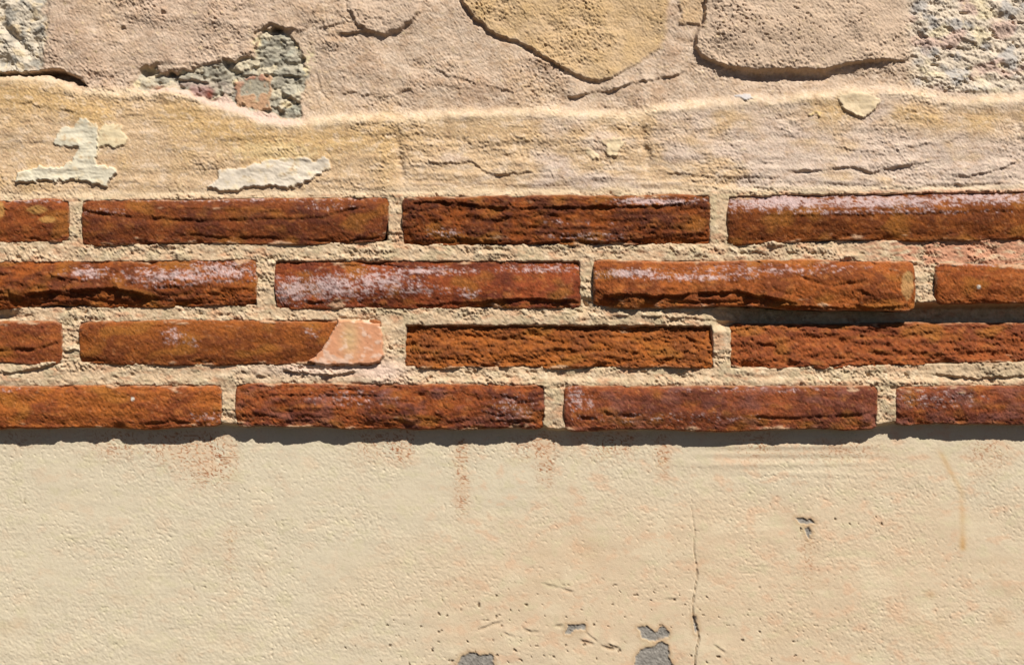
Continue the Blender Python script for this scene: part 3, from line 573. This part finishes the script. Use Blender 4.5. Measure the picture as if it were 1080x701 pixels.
    Ld = {1: [([(88, 222), (130, 228), (210, 233), (280, 231), (340, 230), (365, 222), (390, 217)], 1.5, 9, .5), ([(150, 218), (250, 222), (300, 224)], .7, 6, .2), ([(200, 246), (230, 250), (300, 250)], 1.2, 5, .5), ([(320, 252), (360, 255), (402, 250)], 1.8, 6, .8), ([(150, 257), (200, 257)], 1.2, 4, .6)],
          2: [([(432, 214), (480, 214), (510, 219), (560, 220), (600, 219), (690, 218), (730, 214)], 2.6, 6, .8), ([(490, 228), (520, 231), (580, 226), (610, 234)], 1.2, 5, .4), ([(480, 250), (510, 257), (560, 258), (600, 254), (640, 256), (690, 252)], 3.0, 5, 1.4), ([(720, 255), (748, 252)], 1.5, 4, .8), ([(520, 238), (640, 242)], .8, 4, .3)],
          3: [([(800, 228), (900, 227), (960, 226), (1080, 222)], 1.0, 5, .3), ([(860, 255), (960, 255), (1020, 257), (1080, 251)], 1.6, 5, .8)],
          4: [([(22, 313), (45, 308), (85, 307), (125, 304), (150, 310), (162, 312)], 5.0, 7, 1.6), ([(30, 287), (60, 292), (85, 296), (110, 299)], 1.6, 6, .5), ([(10, 278), (40, 277)], 1.5, 3, .8), ([(100, 316), (150, 320)], 2., 4, .8), ([(-40, 300), (0, 306), (25, 313)], 3, 7, 1.)],
          5: [([(510, 318), (550, 315), (600, 317), (612, 319)], 4.2, 6, 1.2), ([(320, 317), (345, 319), (365, 316)], 1.8, 6, .8), ([(300, 280), (400, 279), (480, 284)], 1.2, 4, .6), ([(430, 290), (470, 288)], .8, 4, .3), ([(440, 322), (515, 318)], 1.4, 4, .5)],
          6: [([(636, 312), (660, 311), (700, 313), (740, 309), (775, 308), (815, 316), (840, 320)], 4.5, 8, 1.6), ([(700, 317), (740, 318), (780, 317)], 2.0, 4, .8), ([(870, 301), (890, 299), (913, 295)], 1.4, 6, 1.2), ([(840, 291), (870, 300)], 1.2, 5, .6), ([(900, 305), (918, 312)], .8, 4, .8), ([(820, 322), (900, 326), (958, 322)], 2.0, 5, .8)],
          7: [([(1000, 318), (1060, 317)], 1., 4, .4), ([(1040, 296), (1060, 297)], .8, 4, .3)],
          8: [([(-10, 369), (40, 367), (54, 364), (66, 359)], 1.2, 6, 1.2)],
          9: [([(160, 344), (190, 342)], .8, 4, .4), ([(84, 346), (86, 360)], .5, 4, .2)],
          10: [([(490, 352), (540, 356), (600, 360)], 1.4, 6, .5), ([(720, 353), (745, 364)], 1.5, 6, 1.), ([(580, 366), (605, 368)], 1.4, 5, .5), ([(650, 388), (700, 390), (735, 389)], 2.5, 5, 1.)],
          11: [([(860, 354), (890, 352)], 1.2, 5, .5), ([(960, 372), (985, 374)], 1., 5, .5), ([(790, 362), (830, 366)], 1.4, 6, .5), ([(870, 385), (930, 384), (980, 385)], 2.2, 5, 1.)],
          12: [([(0, 450), (50, 451), (110, 450)], 1.4, 4, .8), ([(150, 446), (180, 443), (205, 445)], 1.4, 5, .6), ([(30, 414), (50, 413)], .7, 4, .4)],
          13: [([(250, 434), (265, 438), (285, 436)], 1.2, 5, .6), ([(300, 415), (340, 417), (400, 415)], .9, 4, .4), ([(300, 432), (340, 429), (370, 432)], 1., 5, .4)],
          14: [([(604, 434), (612, 439), (632, 440)], 1.6, 6, 1.6), ([(636, 433), (650, 437), (677, 436)], 1.6, 7, 1.7), ([(780, 437), (830, 440), (905, 436), (918, 432)], 1.4, 6, .9)],
          15: [([(1035, 434), (1060, 433)], 1., 5, .4), ([(1058, 424), (1070, 430)], 1., 5, .6)]}.get(i, [])
    for q, (pp, A, L, g) in enumerate(Ld): h += ledge(x, y, pp, A, L, g, .9, seed=sd + 20 + q, end=7)
    # worn arrises
    R = 3.6 + 2.0 * fbm(x, y, 18, o=2, seed=sd + 40); 
    def rnd(d, r): q = np.clip(1 - d / r, 0, 1); return r * (1 - np.sqrt(np.maximum(1 - q * q, 0)))
    h += .45 * cv
    h -= rnd(dx, np.maximum(R * .9, 1.5)) + rnd(dt, np.maximum(R * .8, 1.2)) + rnd(db, np.maximum(R * .55, 1.0))
    eg = np.minimum(np.minimum(dx, dt), db); h -= (1.5 + 2.0 * rough_k) * ss(.08, .45, fbm(x, y, 28, 15, o=3, gain=.4, seed=sd + 41)) * (1 - ss(0, 9, eg))
    h = np.maximum(h, -6)
    # colour
    pal = {'orange': ((190, 108, 52), (150, 78, 44)), 'plain': ((178, 100, 52), (146, 76, 46)), 'plain2': ((174, 98, 46), (138, 72, 38)), 'rough': ((180, 102, 46), (140, 76, 38)), 'rough2': ((178, 96, 52), (140, 72, 44)), 'purple': ((172, 92, 56), (128, 68, 52)), 'purple2': ((170, 90, 54), (120, 62, 48)),
           'layer': ((176, 92, 48), (112, 56, 42)), 'torn': ((176, 94, 42), (126, 64, 36)), 'salt': ((166, 82, 46), (120, 56, 36)), 'bulge': ((182, 100, 48), (136, 70, 36)), 'smooth': ((184, 102, 52), (150, 76, 36)), 'fine': ((158, 84, 44), (118, 60, 40)), 'ridge': ((168, 88, 38), (108, 54, 34)), 'salttop': ((156, 84, 36), (126, 64, 30)), 'patch': ((172, 92, 48), (132, 68, 42))}[k]
    mx = ss(-.4, .4, f60 * .8 + f25 * .6 + .5 * f8)
    c = mix(np.broadcast_to(col(*pal[0]), x.shape + (3,)), col(*pal[1]), mx)
    c = mix(c, col(200, 122, 66), ss(.12, .45, fbm(x, y, 20, 9, o=4, seed=sd + 50)) * .55)
    c = mix(c, col(100, 52, 34), ss(.12, .5, fbm(x, y, 15, 8, o=5, gain=.65, seed=sd + 51)) * .5)
    c = mix(c, col(186, 122, 54), ss(.15, .45, fbm(x, y, 44, 24, o=2, seed=sd + 52)) * .5)
    c = mix(c, col(216, 150, 110), ss(.36, .5, fbm(x, y, 5, 3.4, o=2, seed=sd + 53)) * .35)
    c = mix(c, col(70, 36, 26), ss(.34, .5, fbm(x, y, 6, 3.4, o=2, seed=sd + 54)) * .4)
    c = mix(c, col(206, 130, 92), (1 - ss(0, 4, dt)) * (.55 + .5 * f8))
    c = mix(c, col(206, 128, 70), ss(.25, .5, fbm(x, y, 8, 3.6, o=3, gain=.6, seed=sd + 55)) * .45)
    c = c * np.clip(1 + .10 * rs.standard_normal(x.shape), .7, 1.35)[..., None] * (.76 + .12 * bt) * np.array([1.0, 1.0, .84], np.float32)
    # pale salts and mortar film; the bricks' lilac sheen is painted in with them
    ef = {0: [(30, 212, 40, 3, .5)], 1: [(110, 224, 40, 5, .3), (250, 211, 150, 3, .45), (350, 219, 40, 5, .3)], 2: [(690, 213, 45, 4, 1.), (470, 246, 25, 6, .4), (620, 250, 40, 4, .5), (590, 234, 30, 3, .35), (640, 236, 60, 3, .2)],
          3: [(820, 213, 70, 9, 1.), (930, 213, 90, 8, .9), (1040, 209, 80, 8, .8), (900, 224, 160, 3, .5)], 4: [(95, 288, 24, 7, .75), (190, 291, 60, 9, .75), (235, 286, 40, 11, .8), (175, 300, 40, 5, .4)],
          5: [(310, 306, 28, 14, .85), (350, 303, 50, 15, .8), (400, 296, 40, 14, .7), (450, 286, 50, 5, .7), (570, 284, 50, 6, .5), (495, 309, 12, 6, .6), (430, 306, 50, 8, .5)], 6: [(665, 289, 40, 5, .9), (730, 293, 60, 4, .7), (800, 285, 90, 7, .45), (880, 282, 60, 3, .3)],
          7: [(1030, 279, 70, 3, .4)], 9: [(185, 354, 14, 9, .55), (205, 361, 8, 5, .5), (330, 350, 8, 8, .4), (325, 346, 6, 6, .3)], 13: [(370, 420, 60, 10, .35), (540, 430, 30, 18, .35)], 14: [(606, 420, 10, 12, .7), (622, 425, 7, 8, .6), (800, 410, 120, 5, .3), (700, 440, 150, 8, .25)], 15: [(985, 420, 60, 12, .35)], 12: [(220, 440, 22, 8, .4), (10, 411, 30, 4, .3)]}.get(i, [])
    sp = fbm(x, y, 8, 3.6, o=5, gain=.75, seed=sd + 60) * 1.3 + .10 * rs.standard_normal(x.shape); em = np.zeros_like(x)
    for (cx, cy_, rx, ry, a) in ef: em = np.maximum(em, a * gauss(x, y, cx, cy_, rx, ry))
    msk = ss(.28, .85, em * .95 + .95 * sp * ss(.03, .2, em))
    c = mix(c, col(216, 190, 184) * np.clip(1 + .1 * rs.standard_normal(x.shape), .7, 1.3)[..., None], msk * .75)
    if i == 0:
        for a in ((42, 222, 11, 4.5), (52, 232, 9, 4), (2, 222, 6, 10)): c = mix(c, col(192, 142, 78), ss(.25, .6, gauss(x, y, *a) + .2 * f8) * .85)
    if i == 6:
        q = gauss(x, y, 953, 302, 8, 17); c = mix(c, col(196, 146, 92), ss(.4, .6, q + .2 * f8)); c = mix(c, col(150, 120, 72), ss(.4, .6, gauss(x, y, 955, 292, 6, 7)) * .6)
    for (bi, cx, cy_) in ((12, 142, 420), (7, 1028, 303)):
        if i == bi: c = mix(c, col(225, 215, 200), ss(.4, .6, gauss(x, y, cx, cy_, 2.2, 2.4) + .2 * f8)); h += .8 * gauss(x, y, cx, cy_, 3, 3)
    if k == 'purple' or k == 'purple2' or k == 'layer': c = mix(c, col(140, 90, 78), ss(.0, .4, fbm(x, y, 30, 16, o=3, seed=sd + 61)) * .5)
    # lime washed onto the rim by the mortar
    c = mix(c, col(214, 176, 138), ss(.1, .5, (1 - ss(0, 2.2, np.minimum(np.minimum(dx, db), dt))) * .5 + .7 * f8) * .45 * (1 - ss(0, 3.5, np.minimum(np.minimum(dx, db), dt))))
    sm = ss(.12, .34, fbm(x, y, 34, 12, o=4, gain=.6, seed=sd + 62) - .03 * np.minimum(dt, db)); c = mix(c, col(210, 172, 136), sm * .75); h += .7 * sm
    sheen = np.clip(.25 + .5 * ss(-.2, .3, f25) + .4 * msk, 0, 1)
    # mesh: face grid, then the sides going back
    V = np.stack([(x - 540) * S, -h * RZ, ZC + (350.5 - y) * S], -1)
    gid = np.arange(nu * nv).reshape(nv, nu); a = gid[:-1, :-1].ravel()
    F = np.stack([a, a + nu, a + nu + 1, a + 1], 1)
    d1 = np.gradient(V, axis=1); d0 = np.gradient(V, axis=0); Nn = np.cross(d0, d1); Nn /= np.linalg.norm(Nn, axis=-1, keepdims=True) + 1e-12
    if Nn[..., 1].mean() > 0: Nn = -Nn
    rim = np.concatenate([gid[0, :], gid[1:, -1], gid[-1, -2::-1], gid[-2:0:-1, 0]]); m = len(rim)
    V = V.reshape(-1, 3); Vr = V[rim]; B1 = Vr.copy(); B2 = Vr.copy(); cen = V.mean(0)
    B1[:, 1] += 6 * S; B1 += 0; B2[:, 1] = BACK
    nr = Vr - cen; nr[:, 1] = 0; sx_ = (x1 - x0) * S / 2; sz_ = hgt * S / 2
    nr[:, 0] = np.sign(nr[:, 0]) * (np.abs(nr[:, 0]) / sx_ > .985); nr[:, 2] = np.sign(nr[:, 2]) * (np.abs(nr[:, 2]) / sz_ > .8)
    nr /= np.linalg.norm(nr, axis=1, keepdims=True) + 1e-9
    n0 = nu * nv; i0 = np.arange(m); i1 = (i0 + 1) % m
    Fs = np.concatenate([np.stack([n0 + i1, n0 + i0, n0 + m + i0, n0 + m + i1], 1), np.stack([n0 + m + i1, n0 + m + i0, n0 + 2 * m + i0, n0 + 2 * m + i1], 1)])
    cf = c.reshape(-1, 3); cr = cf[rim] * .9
    org = np.array([cen[0], 0, cen[2]])
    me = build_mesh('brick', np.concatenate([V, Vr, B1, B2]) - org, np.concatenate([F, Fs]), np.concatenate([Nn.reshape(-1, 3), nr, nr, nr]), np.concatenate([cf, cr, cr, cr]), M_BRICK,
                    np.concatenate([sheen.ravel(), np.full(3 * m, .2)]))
    o = add('brick', me, band); o.location = org
    return o
blab = {0: 'brick with yellowish stains on its visible end', 3: 'brick whose upper half is white with salts', 4: 'brick with a torn dark lower edge and a pale sheen painted at one end', 5: 'red brick with blotchy white salts', 6: 'bulging brick overhanging the shaded brick below', 9: 'brown brick partly covered by pink mortar at one end',
        10: 'rough recessed orange brick, its upper edge in shadow', 11: 'rough recessed brick in the deep shadow of the brick above', 14: 'purplish brick with two short curved cracks'}
for i, b in enumerate(BR):
    o = brick(b, i)
    if i in blab: o['label'] = blab[i]

# ------------------------------------------------------------------ the body of the wall behind its faces, and the pavement at its foot
def box(name, x0, x1, y0, y1, z0, z1, mat, c, parent=None):
    V = np.array([(x, y, z) for x in (x0, x1) for y in (y0, y1) for z in (z0, z1)], float)
    F = np.array([(0, 1, 3, 2), (4, 6, 7, 5), (0, 4, 5, 1), (2, 3, 7, 6), (0, 2, 6, 4), (1, 5, 7, 3)])
    me = build_mesh(name, V, F, None, np.tile(np.array(c, np.float32), (8, 1)), mat); me.polygons.foreach_set('use_smooth', np.zeros(6, bool))
    return add(name, me, parent)
box('wall_core', WX(xs[0]) + .004, WX(xs[-1]) - .004, .026, .42, 0.0, WZ(ys[0]) - .004, M_STONE, col(205, 178, 148), wall)
M_PAVE = make_mat('worn_paving', .9, 300, .3, .12, .2, seed=13.)
g = np.linspace(-1, 1, 41); gx, gy = np.meshgrid(np.sign(g) * np.abs(g) ** 2 * 60, np.sign(g) * np.abs(g) ** 2 * 60)
gv = np.stack([gx, gy, np.zeros_like(gx)], -1).reshape(-1, 3); gi = np.arange(41 * 41).reshape(41, 41)[:-1, :-1].ravel()
gf = np.stack([gi, gi + 1, gi + 42, gi + 41], 1)
ground = add('pavement', build_mesh('pavement', gv, gf, None, np.tile(col(84, 70, 54), (len(gv), 1)), M_PAVE)); ground['kind'] = 'structure'
